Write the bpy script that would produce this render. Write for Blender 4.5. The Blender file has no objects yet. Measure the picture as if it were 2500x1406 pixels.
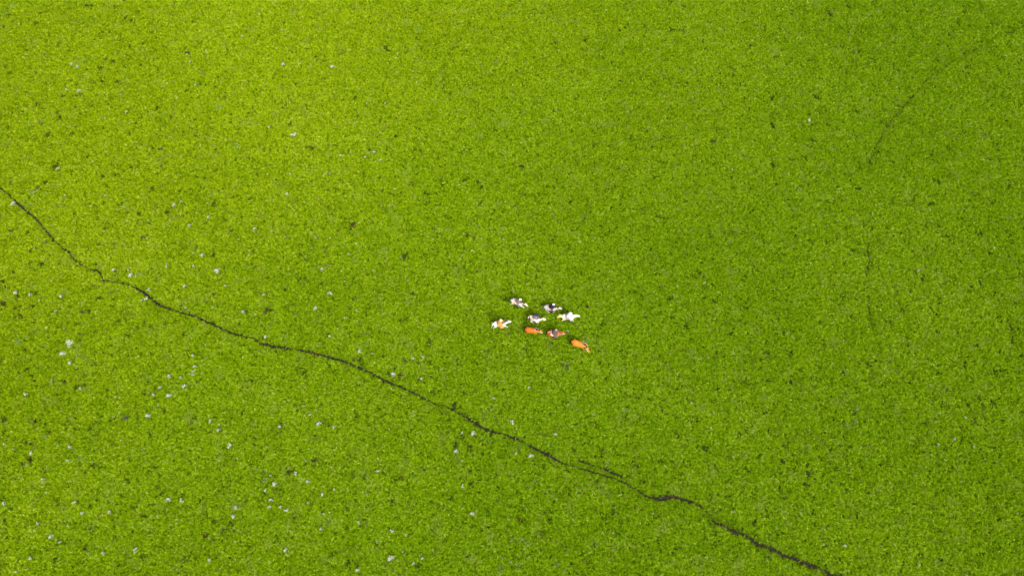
import bpy, math, random
import numpy as np
from mathutils import Vector, Matrix, noise as mnoise
R = math.radians
# ------------------------------------------------------------------ camera, sky, sun, exposure
SC = bpy.context.scene
COL = SC.collection
CAM_H, CAM_PITCH, CAM_F = 74.8, 66.0, 24.0
cam_d = bpy.data.cameras.new("camera"); cam = bpy.data.objects.new("camera", cam_d); COL.objects.link(cam)
cam_d.lens = CAM_F; cam_d.sensor_width = 36; cam_d.clip_end = 6000; cam_d.clip_start = 0.5
cam.location = (0, 0, CAM_H); cam.rotation_euler = (R(90 - CAM_PITCH), 0, 0)
SC.camera = cam
SC.render.resolution_x, SC.render.resolution_y = 1024, 575
SUN_EL, SUN_AZ = 48.0, -66.0          # azimuth measured counter-clockwise from +X: behind the camera, to the right
w = bpy.data.worlds.new("World"); SC.world = w; w.use_nodes = True
nt = w.node_tree; nt.nodes.clear()
sky = nt.nodes.new("ShaderNodeTexSky"); sky.sky_type = 'NISHITA'; sky.sun_disc = False
sky.sun_elevation = R(SUN_EL); sky.sun_rotation = R(90 - SUN_AZ); sky.air_density = 1.2; sky.dust_density = 3.0
bg = nt.nodes.new("ShaderNodeBackground"); bg.inputs[1].default_value = 0.13
out = nt.nodes.new("ShaderNodeOutputWorld")
hs = nt.nodes.new("ShaderNodeHueSaturation"); hs.inputs["Saturation"].default_value = 0.25   # thin overcast veils the blue
nt.links.new(sky.outputs[0], hs.inputs["Color"]); nt.links.new(hs.outputs[0], bg.inputs[0]); nt.links.new(bg.outputs[0], out.inputs[0])
sd = bpy.data.lights.new("sun", 'SUN'); sd.energy = 1.9; sd.angle = R(20); sd.color = (1.0, 0.95, 0.86)
sun = bpy.data.objects.new("sun", sd); COL.objects.link(sun)
dvec = Vector((math.cos(R(SUN_AZ)) * math.cos(R(SUN_EL)), math.sin(R(SUN_AZ)) * math.cos(R(SUN_EL)), math.sin(R(SUN_EL))))
sun.rotation_euler = dvec.to_track_quat('Z', 'Y').to_euler(); sun.location = (40, -60, 90)
SC.view_settings.view_transform = 'Standard'; SC.view_settings.look = 'None'
SC.view_settings.exposure = 1.32; SC.view_settings.gamma = 1.0
SC.cycles.max_bounces = 6; SC.cycles.diffuse_bounces = 3; SC.cycles.transmission_bounces = 4

def at(px, py, z=0.0):
    """ground point (height z) under a point of the 2500x1406 frame"""
    f = 2500 * CAM_F / 36
    u, v = (px - 1250) / f, (703 - py) / f
    p = R(CAM_PITCH)
    d = np.array([u, math.cos(p) + v * math.sin(p), -math.sin(p) + v * math.cos(p)])
    t = (z - CAM_H) / d[2]
    return float(d[0] * t), float(d[1] * t)

# ------------------------------------------------------------------ materials
def mat(name, color, rough=0.85, noise=None, spec=0.08):
    """noise = (scale, colour2, sharp low, sharp high): patches in object space"""
    m = bpy.data.materials.new(name); m.use_nodes = True
    n = m.node_tree; b = n.nodes["Principled BSDF"]
    b.inputs["Roughness"].default_value = rough; b.inputs["Specular IOR Level"].default_value = spec
    b.inputs["Base Color"].default_value = (*color, 1)
    if noise:
        tc = n.nodes.new("ShaderNodeTexCoord"); no = n.nodes.new("ShaderNodeTexNoise")
        no.inputs["Scale"].default_value = noise[0]; no.inputs["Detail"].default_value = 4
        cr = n.nodes.new("ShaderNodeValToRGB")
        cr.color_ramp.elements[0].position = noise[2]; cr.color_ramp.elements[0].color = (*color, 1)
        cr.color_ramp.elements[1].position = noise[3]; cr.color_ramp.elements[1].color = (*noise[1], 1)
        n.links.new(tc.outputs["Object"], no.inputs["Vector"]); n.links.new(no.outputs[0], cr.inputs[0])
        n.links.new(cr.outputs[0], b.inputs["Base Color"])
    return m

def striped(name, c1, c2, scale):
    m = bpy.data.materials.new(name); m.use_nodes = True
    n = m.node_tree; b = n.nodes["Principled BSDF"]; b.inputs["Roughness"].default_value = 0.95
    tc = n.nodes.new("ShaderNodeTexCoord"); wv = n.nodes.new("ShaderNodeTexWave")
    wv.inputs["Scale"].default_value = scale; wv.inputs["Distortion"].default_value = 0.6
    cr = n.nodes.new("ShaderNodeValToRGB"); cr.color_ramp.elements[0].position = .4; cr.color_ramp.elements[1].position = .6
    cr.color_ramp.elements[0].color = (*c1, 1); cr.color_ramp.elements[1].color = (*c2, 1)
    n.links.new(tc.outputs["Object"], wv.inputs["Vector"]); n.links.new(wv.outputs["Fac"], cr.inputs[0])
    n.links.new(cr.outputs[0], b.inputs["Base Color"])
    return m

def leaf_mat(name, cols, transl=0.45, patches=False):
    """cols: (dark, mid, bright, pale). 'tone' is a per-leaf attribute; broad colour comes from the place in the meadow"""
    m = bpy.data.materials.new(name); m.use_nodes = True
    n = m.node_tree; n.nodes.clear(); L = n.links.new
    at_ = n.nodes.new("ShaderNodeAttribute"); at_.attribute_name = "tone"
    geo = n.nodes.new("ShaderNodeNewGeometry")
    cr = n.nodes.new("ShaderNodeValToRGB"); e = cr.color_ramp.elements
    e[0].position = 0.0; e[0].color = (*cols[0], 1); e[1].position = 1.0; e[1].color = (*cols[3], 1)
    if patches: e[1].position = .98; a = e.new(1.0); a.color = (.38, .43, .20, 1)
    a = e.new(0.4); a.color = (*cols[1], 1); a = e.new(0.86); a.color = (*cols[2], 1)
    val = at_.outputs["Fac"]
    if patches:
        def nz(scale, detail=3.0, rough=0.5):
            t = n.nodes.new("ShaderNodeTexNoise"); t.inputs["Scale"].default_value = scale
            t.inputs["Detail"].default_value = detail; t.inputs["Roughness"].default_value = rough
            L(geo.outputs["Position"], t.inputs["Vector"]); return t.outputs[0]
        def ma(op, x, y=None, z=None):
            t = n.nodes.new("ShaderNodeMath"); t.operation = op
            for i, q in enumerate((x, y, z)):
                if q is None: continue
                if isinstance(q, (int, float)): t.inputs[i].default_value = q
                else: L(q, t.inputs[i])
            return t.outputs[0]
        fine = ma('MULTIPLY', ma('SUBTRACT', nz(3.6, 3.0, .7), 0.5), 1.5)
        clump = ma('MULTIPLY', ma('SUBTRACT', nz(0.6, 4.0, 0.65), 0.5), 0.4)
        big = ma('MULTIPLY', ma('SUBTRACT', nz(0.045, 3.0), 0.5), 0.22)
        val = ma('ADD', ma('ADD', ma('ADD', ma('MULTIPLY', val, 0.62), fine), clump), big)
        val = ma('ADD', val, 0.17)
    L(val, cr.inputs[0])
    col = cr.outputs[0]
    if patches:
        # species mix, yellower left, greener right; brighter light left and far is painted in
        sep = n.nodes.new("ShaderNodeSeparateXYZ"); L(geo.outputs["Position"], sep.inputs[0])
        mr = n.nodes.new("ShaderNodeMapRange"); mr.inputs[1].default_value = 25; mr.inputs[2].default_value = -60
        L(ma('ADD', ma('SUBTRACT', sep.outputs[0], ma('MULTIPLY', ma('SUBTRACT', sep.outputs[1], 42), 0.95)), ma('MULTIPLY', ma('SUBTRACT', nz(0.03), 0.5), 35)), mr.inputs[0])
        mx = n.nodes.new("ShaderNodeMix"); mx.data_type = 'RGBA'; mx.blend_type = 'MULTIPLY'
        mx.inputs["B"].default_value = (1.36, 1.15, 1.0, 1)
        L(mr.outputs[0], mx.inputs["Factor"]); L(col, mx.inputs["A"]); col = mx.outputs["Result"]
        # greyish herbs in loose patches
        mr2 = n.nodes.new("ShaderNodeMapRange"); mr2.inputs[1].default_value = .56; mr2.inputs[2].default_value = .74
        L(nz(0.55, 3.0, .6), mr2.inputs[0])
        mx2 = n.nodes.new("ShaderNodeMix"); mx2.data_type = 'RGBA'; mx2.inputs["B"].default_value = (0.24, 0.31, 0.045, 1)
        L(ma('MULTIPLY', mr2.outputs[0], ma('ADD', ma('MULTIPLY', at_.outputs["Fac"], 0.6), .1)), mx2.inputs["Factor"]); L(col, mx2.inputs["A"]); col = mx2.outputs["Result"]
        # a few dry, brownish stems
        mr3 = n.nodes.new("ShaderNodeMapRange"); mr3.inputs[1].default_value = .60; mr3.inputs[2].default_value = .72
        L(nz(1.15, 2.0, .6), mr3.inputs[0])
        mx3 = n.nodes.new("ShaderNodeMix"); mx3.data_type = 'RGBA'; mx3.inputs["B"].default_value = (0.17, 0.15, 0.035, 1)
        L(ma('MULTIPLY', mr3.outputs[0], ma('SUBTRACT', 0.75, ma('MULTIPLY', at_.outputs["Fac"], 0.7))), mx3.inputs["Factor"]); L(col, mx3.inputs["A"]); col = mx3.outputs["Result"]
    d = n.nodes.new("ShaderNodeBsdfDiffuse"); t = n.nodes.new("ShaderNodeBsdfTranslucent")
    g = n.nodes.new("ShaderNodeBsdfGlossy"); g.inputs["Roughness"].default_value = 0.5
    L(col, d.inputs[0]); L(col, t.inputs[0])
    m1 = n.nodes.new("ShaderNodeMixShader"); m1.inputs[0].default_value = transl; L(d.outputs[0], m1.inputs[1]); L(t.outputs[0], m1.inputs[2])
    m2 = n.nodes.new("ShaderNodeMixShader"); m2.inputs[0].default_value = 0.0; L(m1.outputs[0], m2.inputs[1]); L(g.outputs[0], m2.inputs[2])
    o = n.nodes.new("ShaderNodeOutputMaterial"); L(m2.outputs[0], o.inputs[0])
    return m

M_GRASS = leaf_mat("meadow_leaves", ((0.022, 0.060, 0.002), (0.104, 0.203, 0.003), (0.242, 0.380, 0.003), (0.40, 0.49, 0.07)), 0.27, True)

# ------------------------------------------------------------------ helpers
def tag(o, label=None, cat=None, group=None, kind=None):
    if label: o['label'] = label
    if cat: o['category'] = cat
    if group: o['group'] = group
    if kind: o['kind'] = kind
    return o

def link(name, me, material=None, parent=None):
    o = bpy.data.objects.new(name, me); COL.objects.link(o)
    if material is not None:
        me.materials.clear(); me.materials.append(material)
    if parent: o.parent = parent
    return o

def np_mesh(name, verts, faces, tones=None, smooth=False):
    me = bpy.data.meshes.new(name); me.from_pydata([tuple(v) for v in verts], [], faces)
    if tones is not None:
        a = me.attributes.new("tone", 'FLOAT', 'FACE'); a.data.foreach_set("value", np.array(tones, dtype=np.float32))
    if smooth: me.polygons.foreach_set("use_smooth", [True] * len(me.polygons))
    me.update(); return me

class MB:
    """collects closed shapes; bake() welds them into one continuous surface"""
    def __init__(s): s.v = []; s.f = []
    def loft(s, pts, lat=(0, 1, 0), n=12):
        """pts: (x,y,z,r_lateral,r_other) along a limb, with round ends"""
        P = [Vector(p[:3]) for p in pts]; ra = [p[3] for p in pts]; rb = [p[4] if len(p) > 4 else p[3] for p in pts]
        rings = []
        def frame(i):
            if i == 0: t = P[1] - P[0]
            elif i == len(P) - 1: t = P[-1] - P[-2]
            else: t = (P[i] - P[i - 1]).normalized() + (P[i + 1] - P[i]).normalized()
            t.normalize(); l = Vector(lat); l = l - t * l.dot(t)
            if l.length < .05: l = Vector((1, 0, 0)) - t * t.x
            l.normalize(); return t, l, t.cross(l)
        def ring(c, l, u, a, b): return [c + l * (a * math.cos(2 * math.pi * k / n)) + u * (b * math.sin(2 * math.pi * k / n)) for k in range(n)]
        t, l, u = frame(0); r = min(ra[0], rb[0])
        tip0 = P[0] - t * r
        for q in (.35, .75): rings.append(ring(P[0] - t * r * math.cos(q * math.pi / 2), l, u, ra[0] * math.sin(q * math.pi / 2), rb[0] * math.sin(q * math.pi / 2)))
        for i in range(len(P)):
            t, l, u = frame(i); rings.append(ring(P[i], l, u, ra[i], rb[i]))
        r = min(ra[-1], rb[-1]); tip1 = P[-1] + t * r
        for q in (.75, .35): rings.append(ring(P[-1] + t * r * math.cos(q * math.pi / 2), l, u, ra[-1] * math.sin(q * math.pi / 2), rb[-1] * math.sin(q * math.pi / 2)))
        b = len(s.v)
        for rg in rings: s.v += [tuple(q) for q in rg]
        s.v += [tuple(tip0), tuple(tip1)]; i0, i1 = len(s.v) - 2, len(s.v) - 1
        for j in range(len(rings) - 1):
            for k in range(n):
                a, c = b + j * n + k, b + j * n + (k + 1) % n
                s.f.append((a, c, c + n, a + n))
        e = b + (len(rings) - 1) * n
        for k in range(n):
            s.f.append((i0, b + (k + 1) % n, b + k)); s.f.append((i1, e + k, e + (k + 1) % n))
        return s
    def ball(s, c, rx, ry, rz, n=10):
        b = len(s.v); m = n // 2 + 1
        for j in range(1, m):
            th = math.pi * j / m
            for k in range(n):
                ph = 2 * math.pi * k / n
                s.v.append((c[0] + rx * math.sin(th) * math.cos(ph), c[1] + ry * math.sin(th) * math.sin(ph), c[2] + rz * math.cos(th)))
        s.v += [(c[0], c[1], c[2] + rz), (c[0], c[1], c[2] - rz)]; t, d = len(s.v) - 2, len(s.v) - 1
        for j in range(m - 2):
            for k in range(n):
                a, q = b + j * n + k, b + j * n + (k + 1) % n
                s.f.append((a, a + n, q + n, q))
        for k in range(n):
            s.f.append((t, b + k, b + (k + 1) % n)); e = b + (m - 2) * n; s.f.append((d, e + (k + 1) % n, e + k))
        return s
    def raw(s, name, smooth=True): return np_mesh(name, s.v, s.f, smooth=smooth)
    def bake(s, name, voxel=0.02, smooth=6):
        me = s.raw(name); o = bpy.data.objects.new("tmp", me); COL.objects.link(o)
        md = o.modifiers.new("r", 'REMESH'); md.mode = 'VOXEL'; md.voxel_size = voxel; md.use_smooth_shade = True
        ms = o.modifiers.new("s", 'SMOOTH'); ms.factor = .5; ms.iterations = smooth
        r = bpy.data.meshes.new_from_object(o.evaluated_get(bpy.context.evaluated_depsgraph_get())); r.name = name
        bpy.data.objects.remove(o); bpy.data.meshes.remove(me); return r

def solid(name, verts, faces, th, sub=1):
    me = np_mesh(name, verts, faces, smooth=True); o = bpy.data.objects.new("tmp", me); COL.objects.link(o)
    md = o.modifiers.new("t", 'SOLIDIFY'); md.thickness = th; md.offset = 1
    if sub: o.modifiers.new("b", 'SUBSURF').levels = sub
    r = bpy.data.meshes.new_from_object(o.evaluated_get(bpy.context.evaluated_depsgraph_get())); r.name = name
    bpy.data.objects.remove(o); bpy.data.meshes.remove(me); return r

# ------------------------------------------------------------------ trails (centre lines in frame pixels, width in metres)
TRAIL = [(-60, 428, .34), (0, 459, .36), (20, 474, .36), (45, 498, .36), (68, 518, .38), (88, 534, .46), (107, 558, .42), (128, 581, .40), (150, 603, .26), (166, 614, .34),
         (182, 634, .30), (205, 651, .32), (222, 659, .34), (243, 664, .36), (248, 676, .28), (253, 686, .36), (272, 689, .24), (300, 692, .26), (318, 697, .16), (331, 704, .42), (352, 716, .50),
         (366, 727, .48), (382, 740, .44), (402, 750, .40), (425, 758, .36), (446, 766, .40), (478, 772, .42), (503, 786, .42), (530, 797, .40), (552, 808, .36), (580, 818, .34), (600, 823, .34),
         (620, 827, .38), (640, 840, .44), (665, 846, .50), (700, 851, .46), (730, 855, .36), (762, 861, .40), (790, 868, .42), (820, 877, .46), (850, 887, .44), (880, 900, .46), (905, 911, .44),
         (930, 924, .42), (955, 936, .46), (975, 944, .34), (990, 950, .40), (1008, 958, .36), (1028, 969, .40), (1048, 979, .27), (1068, 988, .25), (1090, 994, .27), (1112, 1004, .30),
         (1130, 1012, .30), (1148, 1027, .44), (1170, 1041, .48), (1200, 1054, .50), (1225, 1057, .34), (1245, 1067, .44), (1265, 1074, .40), (1285, 1083, .26), (1300, 1092, .42),
         (1320, 1103, .44), (1340, 1110, .60), (1352, 1119, .44), (1375, 1131, .22), (1400, 1138, .24), (1420, 1144, .22), (1440, 1150, .28), (1465, 1158, .32), (1485, 1164, .30),
         (1500, 1168, .30), (1528, 1180, .34), (1550, 1194, .30), (1572, 1208, .30), (1585, 1214, .48), (1605, 1217, .56), (1625, 1215, .72), (1645, 1212, .56), (1668, 1218, .48), (1690, 1226, .48),
         (1712, 1238, .34), (1727, 1252, .16), (1738, 1266, .22), (1746, 1278, .22), (1765, 1283, .50), (1790, 1297, .54), (1820, 1308, .52), (1840, 1322, .50), (1862, 1332, .56), (1890, 1344, .50),
         (1912, 1355, .48), (1945, 1366, .56), (1975, 1378, .56), (2000, 1388, .54), (2022, 1400, .54), (2045, 1412, .56), (2090, 1432, .54), (2200, 1480, .5)]
SIDE = [(1412, 1122, .30), (1425, 1128, .36), (1450, 1137, .20), (1470, 1142, .26), (1492, 1154, .38), (1512, 1160, .34), (1525, 1168, .18)]
FAINT = [(2540, 50, .3), (2500, 66, .3), (2478, 76, .4), (2450, 88, .16), (2415, 104, .2), (2385, 121, .3), (2365, 130, .16), (2335, 146, .2), (2322, 154, .34), (2300, 170, .14), (2280, 184, .1), (2262, 197, .34), (2245, 216, .34), (2236, 228, .20), (2226, 238, .34), (2212, 254, .16), (2194, 273, .42), (2182, 288, .34), (2172, 300, .30), (2160, 318, .22), (2150, 338, .30), (2138, 356, .26),
         (2132, 375, .28), (2124, 392, .36), (2119, 420, .10)]
FAINT2 = [(2116, 604, .20), (2118, 622, .56), (2122, 640, .20), (2113, 660, .46), (2112, 675, .12)]
FAINT3 = [(2120, 728, .20), (2119, 745, .36), (2122, 765, .26), (2127, 786, .40), (2128, 796, .1)]
FAINT4 = [(2459, 784, .2), (2466, 800, .44), (2470, 820, .28), (2468, 836, .44), (2472, 842, .1)]

def densify(tr, seed):
    rnd = random.Random(seed); pts = [(*at(a, b), wd) for a, b, wd in tr]; o = []
    for (x0, y0, w0), (x1, y1, w1) in zip(pts, pts[1:]):
        n = max(2, int(math.hypot(x1 - x0, y1 - y0) / 0.09))
        for i in range(n):
            t = i / n
            jx, jy = mnoise.noise(Vector(((x0 + t * (x1 - x0)) * 2.2, y0 + t * (y1 - y0), seed))), mnoise.noise(Vector((x0 + t * (x1 - x0), (y0 + t * (y1 - y0)) * 2.2, seed + 9)))
            o.append((x0 + t * (x1 - x0) + jx * .045, y0 + t * (y1 - y0) + jy * .045, w0 + t * (w1 - w0)))
    return np.array(o)

TR = [densify([(a, b, w_ * .8 - .125 if i < 2 else w_ * .52 - .07) for a, b, w_ in t], i) for i, t in enumerate((TRAIL, SIDE, FAINT, FAINT2, FAINT3, FAINT4))]
TRALL = np.concatenate(TR)

# ------------------------------------------------------------------ ground and trails
def ground_mat():
    m = bpy.data.materials.new("ground"); m.use_nodes = True; n = m.node_tree; b = n.nodes["Principled BSDF"]; L = n.links.new
    b.inputs["Roughness"].default_value = 1; b.inputs["Specular IOR Level"].default_value = 0
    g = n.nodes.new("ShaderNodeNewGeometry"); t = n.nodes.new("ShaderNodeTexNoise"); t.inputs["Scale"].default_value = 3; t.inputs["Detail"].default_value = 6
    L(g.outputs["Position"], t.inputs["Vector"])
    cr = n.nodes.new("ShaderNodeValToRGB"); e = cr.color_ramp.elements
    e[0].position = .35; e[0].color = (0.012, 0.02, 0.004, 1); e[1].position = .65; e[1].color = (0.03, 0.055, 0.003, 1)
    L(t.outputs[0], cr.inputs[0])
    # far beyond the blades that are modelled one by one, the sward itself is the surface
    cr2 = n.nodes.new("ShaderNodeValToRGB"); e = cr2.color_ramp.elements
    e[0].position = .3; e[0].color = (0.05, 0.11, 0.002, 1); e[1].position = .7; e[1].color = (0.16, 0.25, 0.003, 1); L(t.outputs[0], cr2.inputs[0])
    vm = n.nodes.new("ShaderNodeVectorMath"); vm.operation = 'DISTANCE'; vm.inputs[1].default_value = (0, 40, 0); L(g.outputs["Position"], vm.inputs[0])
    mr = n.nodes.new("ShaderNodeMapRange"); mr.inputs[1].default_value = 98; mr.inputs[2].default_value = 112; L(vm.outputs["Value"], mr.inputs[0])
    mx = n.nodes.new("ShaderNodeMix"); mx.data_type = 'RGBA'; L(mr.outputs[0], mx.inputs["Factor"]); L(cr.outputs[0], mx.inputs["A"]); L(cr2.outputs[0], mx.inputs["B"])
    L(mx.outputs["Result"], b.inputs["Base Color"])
    bp = n.nodes.new("ShaderNodeBump"); bp.inputs["Strength"].default_value = .6; bp.inputs["Distance"].default_value = .08; L(t.outputs[0], bp.inputs["Height"]); L(bp.outputs[0], b.inputs["Normal"])
    return m
S = 2500
gv = [(-S, -S, 0), (S, -S, 0), (S, S, 0), (-S, S, 0)]
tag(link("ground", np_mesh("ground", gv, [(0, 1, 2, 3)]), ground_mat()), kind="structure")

def soil_mat():
    m = bpy.data.materials.new("trail_soil"); m.use_nodes = True; n = m.node_tree; b = n.nodes["Principled BSDF"]; L = n.links.new
    b.inputs["Roughness"].default_value = 1; b.inputs["Specular IOR Level"].default_value = 0
    g = n.nodes.new("ShaderNodeNewGeometry")
    t = n.nodes.new("ShaderNodeTexNoise"); t.inputs["Scale"].default_value = 9; t.inputs["Detail"].default_value = 6; L(g.outputs["Position"], t.inputs["Vector"])
    t2 = n.nodes.new("ShaderNodeTexNoise"); t2.inputs["Scale"].default_value = .28; t2.inputs["Detail"].default_value = 3; L(g.outputs["Position"], t2.inputs["Vector"])
    c1 = n.nodes.new("ShaderNodeValToRGB"); e = c1.color_ramp.elements; e[0].position = .35; e[0].color = (.008, .008, .004, 1); e[1].position = .68; e[1].color = (.034, .029, .017, 1); L(t.outputs[0], c1.inputs[0])
    c2 = n.nodes.new("ShaderNodeValToRGB"); e = c2.color_ramp.elements; e[0].position = .35; e[0].color = (.018, .010, .006, 1); e[1].position = .68; e[1].color = (.09, .040, .022, 1); L(t.outputs[0], c2.inputs[0])
    mr = n.nodes.new("ShaderNodeMapRange"); mr.inputs[1].default_value = .60; mr.inputs[2].default_value = .67; L(t2.outputs[0], mr.inputs[0])
    mx = n.nodes.new("ShaderNodeMix"); mx.data_type = 'RGBA'; L(mr.outputs[0], mx.inputs["Factor"]); L(c1.outputs[0], mx.inputs["A"]); L(c2.outputs[0], mx.inputs["B"]); L(mx.outputs["Result"], b.inputs["Base Color"])
    bp = n.nodes.new("ShaderNodeBump"); bp.inputs["Strength"].default_value = 1; bp.inputs["Distance"].default_value = .03; L(t.outputs[0], bp.inputs["Height"]); L(bp.outputs[0], b.inputs["Normal"])
    return m
M_SOIL = soil_mat()
def strip(pts, name, z, extra, seed):
    V, F = [], []; n = len(pts)
    for i in range(n):
        a, b = pts[max(0, i - 3)], pts[min(n - 1, i + 3)]; d = Vector((b[0] - a[0], b[1] - a[1])).normalized(); nn = Vector((-d.y, d.x)); p = Vector(pts[i][:2])
        for k, q in enumerate((-1, -.45, .45, 1)):
            wd = max(.02, pts[i][2] * .5 + extra) * (1 + .45 * mnoise.noise(Vector((p.x * 3.1, p.y * 3.1, seed + (q > 0) * 7))))
            c = p + nn * (q * wd); V.append((c.x, c.y, z + (0.0 if abs(q) < 1 else -0.003)))
    for i in range(n - 1):
        for k in range(3): a = i * 4 + k; F.append((a, a + 4, a + 5, a + 1))
    me = np_mesh(name, V, F)
    return tag(link(name, me, M_SOIL), kind="structure")
strip(TR[0], "path", .008, .10, 1)
strip(TR[1], "path", .012, .08, 2)
for i in range(2, 6): strip(TR[i], "path", .008, .04, 3 + i)

# ------------------------------------------------------------------ plants standing in the meadow (frame pixel x, y, width in px)
WHITE = [(177,159,8),(191,166,7),(195,224,10),(164,222,7),(479,210,6),(410,206,4),(466,153,5),(593,92,6),(693,160,9),(812,165,10),(689,75,5),(986,114,3),(986,121,3),
(904,250,4),(896,256,4),(941,255,5),(504,130,5),(145,416,9),(312,277,8),(34,499,12),(426,502,10),(445,495,6),(162,480,5),(258,481,6),(718,331,14),(658,313,6),(865,305,4),(928,326,4),
(914,374,8),(893,386,6),(928,394,8),(833,382,6),(805,427,4),(709,428,6),(702,475,8),(509,531,9),(508,498,5),(669,491,4),(857,531,3),(623,560,8),(464,552,8),(495,625,9),(532,663,14),
(409,653,7),(475,652,7),(453,700,9),(552,699,6),(595,763,9),(456,754,7),(461,761,4),(522,753,6),(645,721,6),(786,658,8),(852,623,6),(806,717,11),(771,754,11),(774,584,4),(871,759,6),
(843,689,4),(699,579,4),(280,660,8),(315,661,6),(323,674,12),(334,675,5),(366,709,9),(409,646,4),(41,716,10),(75,721,9),(151,725,9),(98,734,5),(140,762,8),(170,837,20),(153,865,17),
(173,887,9),(190,899,4),(359,731,10),(348,734,5),(473,869,8),(477,894,9),(475,907,8),(474,916,6),(466,914,5),(414,919,10),(443,922,7),(366,813,3),(130,928,5),(65,963,10),(197,949,8),
(286,970,6),(362,1017,13),(393,947,8),(376,965,8),(414,968,13),(451,942,11),(174,1092,10),(80,1106,10),(167,1124,7),(13,1084,7),(298,1076,5),(13,1229,10),(1,1292,6),(95,1275,8),
(184,1228,10),(204,1252,9),(270,1250,9),(126,1310,11),(150,1323,7),(141,1317,4),(78,1362,9),(42,1395,6),(254,1350,9),(332,1342,12),(414,1216,13),(445,1222,11),(419,1280,4),(433,1277,4),
(424,1293,4),(109,1170,7),(517,1028,10),(535,1051,9),(539,1036,5),(562,1088,13),(550,1063,3),(684,1042,9),(696,1038,5),(777,1033,13),(815,1043,8),(758,1013,6),(671,1182,12),(662,1161,6),
(723,1155,10),(752,1177,10),(922,1150,9),(789,1207,9),(817,1195,7),(650,1197,8),(663,1218,10),(659,1239,10),(686,1237,8),(701,1245,10),(753,1226,6),(576,1239,10),(571,1261,10),
(784,1291,7),(699,1343,10),(682,1327,3),(898,1207,5),(876,1275,8),(958,1296,10),(954,1362,15),(874,1392,10),(512,1366,9),(790,1255,6),(984,1346,5),(987,1355,3),(1130,1187,9),
(1153,1254,11),(1031,1362,7),(1010,1374,8),(1407,1202,4),(1128,627,4),(1203,561,3),(1030,924,8),(1205,973,7),(1199,1002,4),(1250,1030,12),(1155,1059,12),(1128,1057,7),(1113,1102,11),
(1356,1059,9),(1296,1113,12),(1291,947,7),(1223,932,4),(1230,932,4),(1422,1083,3),(649,824,9),(806,821,7),(876,857,11),(960,914,12),(1033,873,8),(1009,876,7),(1093,830,4),(950,1048,4),
(1259,1071,3),(1687,984,6),(1818,1173,3),(1975,296,9),(2366,306,3),(2018,555,3),(2328,1072,7),(2287,1085,7),(2374,1091,6),(2269,982,3),(2201,1031,3),(2297,1108,3),(2303,1122,4),
(2240,661,6),(2058,832,4),(1622,1286,3),(1645,722,5),(1617,1294,3),(2060,1332,8),(1618,1274,3)]
PALE = [(1688,563,9),(1764,640,6),(1775,641,6),(1830,668,5),(1810,659,5),(1915,665,8),(1575,769,7),(1797,848,6),(1760,593,7),(1782,592,9),(2082,72,9),(2142,28,12),(2089,128,8),(2186,89,8),(2199,83,6),(2295,86,8),(2243,124,6),(2308,26,7),(2296,8,10),(1020,70,16),(1755,220,13),(1690,227,8),(1440,272,6),(1430,303,8),(1775,325,8),(1825,350,8),(1650,400,7),(1600,180,6),(1500,100,6),(89,171,10),(71,224,8),(30,15,16),(490,178,10),(906,101,7),(964,180,7),(714,243,8),(535,264,18),(878,166,6),(748,111,5),(79,469,18),(437,428,9),(70,302,10),(104,297,9),
(729,432,7),(690,452,5),(906,444,6),(698,513,6),(578,357,18),(522,356,9),(574,334,8),(601,681,7),(569,660,5),(761,605,9),(756,567,8),(874,613,6),(875,597,5),(725,769,5),(746,774,6),
(804,647,5),(346,672,11),(391,686,10),(391,696,7),(380,533,7),(149,637,9),(79,701,9),(288,512,9),(310,508,8),(129,740,6),(204,908,9),(100,895,7),(46,811,5),(33,808,6),(45,835,18),
(66,825,10),(437,868,6),(392,855,5),(357,911,5),(18,903,7),(154,1004,8),(107,1065,14),(195,993,8),(117,1142,9),(191,1163,6),(335,1384,11),(284,1204,6),(220,1348,8),(536,922,7),
(621,1036,12),(649,1146,10),(647,1172,17),(847,1078,7),(692,1075,6),(542,1140,9),(625,1064,6),(588,1273,9),(605,1288,8),(610,1393,11),(805,1262,14),(666,1273,7),(533,1304,7),
(1133,1197,5),(1198,1310,16),(1250,1318,12),(1272,1315,14),(1286,1325,13),(1272,1350,8),(1213,1355,12),(1226,1361,9),(1245,1370,10),(1266,1377,14),(1290,1362,12),(1150,1363,8),
(1219,1381,10),(1222,1396,13),(1027,1353,8),(1058,1232,6),(1354,1145,8),(1306,1172,9),(1346,1208,8),(1431,1328,11),(1440,1345,16),(1458,1330,11),(1478,1320,9),(1387,1345,8),
(1405,1345,7),(1496,1341,8),(1487,1365,12),(1377,1395,11),(1363,1378,10),(1280,1240,5),(1165,551,8),(908,543,5),(1066,563,7),(1208,988,7),(1190,1002,6),(1356,1005,8),(1339,1083,8),
(1332,1071,8),(1399,1040,7),(1070,1092,7),(1218,1125,8),(698,834,10),(1524,1000,12),(1863,972,7),(1982,992,10),(2080,982,6),(2093,997,12),(2088,1026,10),(2073,1041,17),(2017,942,8),
(1847,1009,8),(1975,303,8),(2010,366,8),(1953,462,12),(1915,462,6),(1993,504,5),(2102,618,7),(2101,638,9),(2124,628,7),(2176,657,8),(2057,683,8),(2183,557,6),(2230,839,4),(982,643,11),
(1320,684,8),(1320,668,6),(1112,818,9),(2482,750,5),(1412,1038,8),(1670,1328,10),(1643,1370,8),(1847,1237,8)]
YELLOW = [(563,1130,11),(885,1382,14),(945,1330,9),(103,920,14),(1098,963,7),(1059,1045,9),(260,897,9),(1937,1136,11),(2005,1132,10),(1965,1205,10),(1960,1386,12),(516,1070,8),(1505,976,8)]
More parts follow.
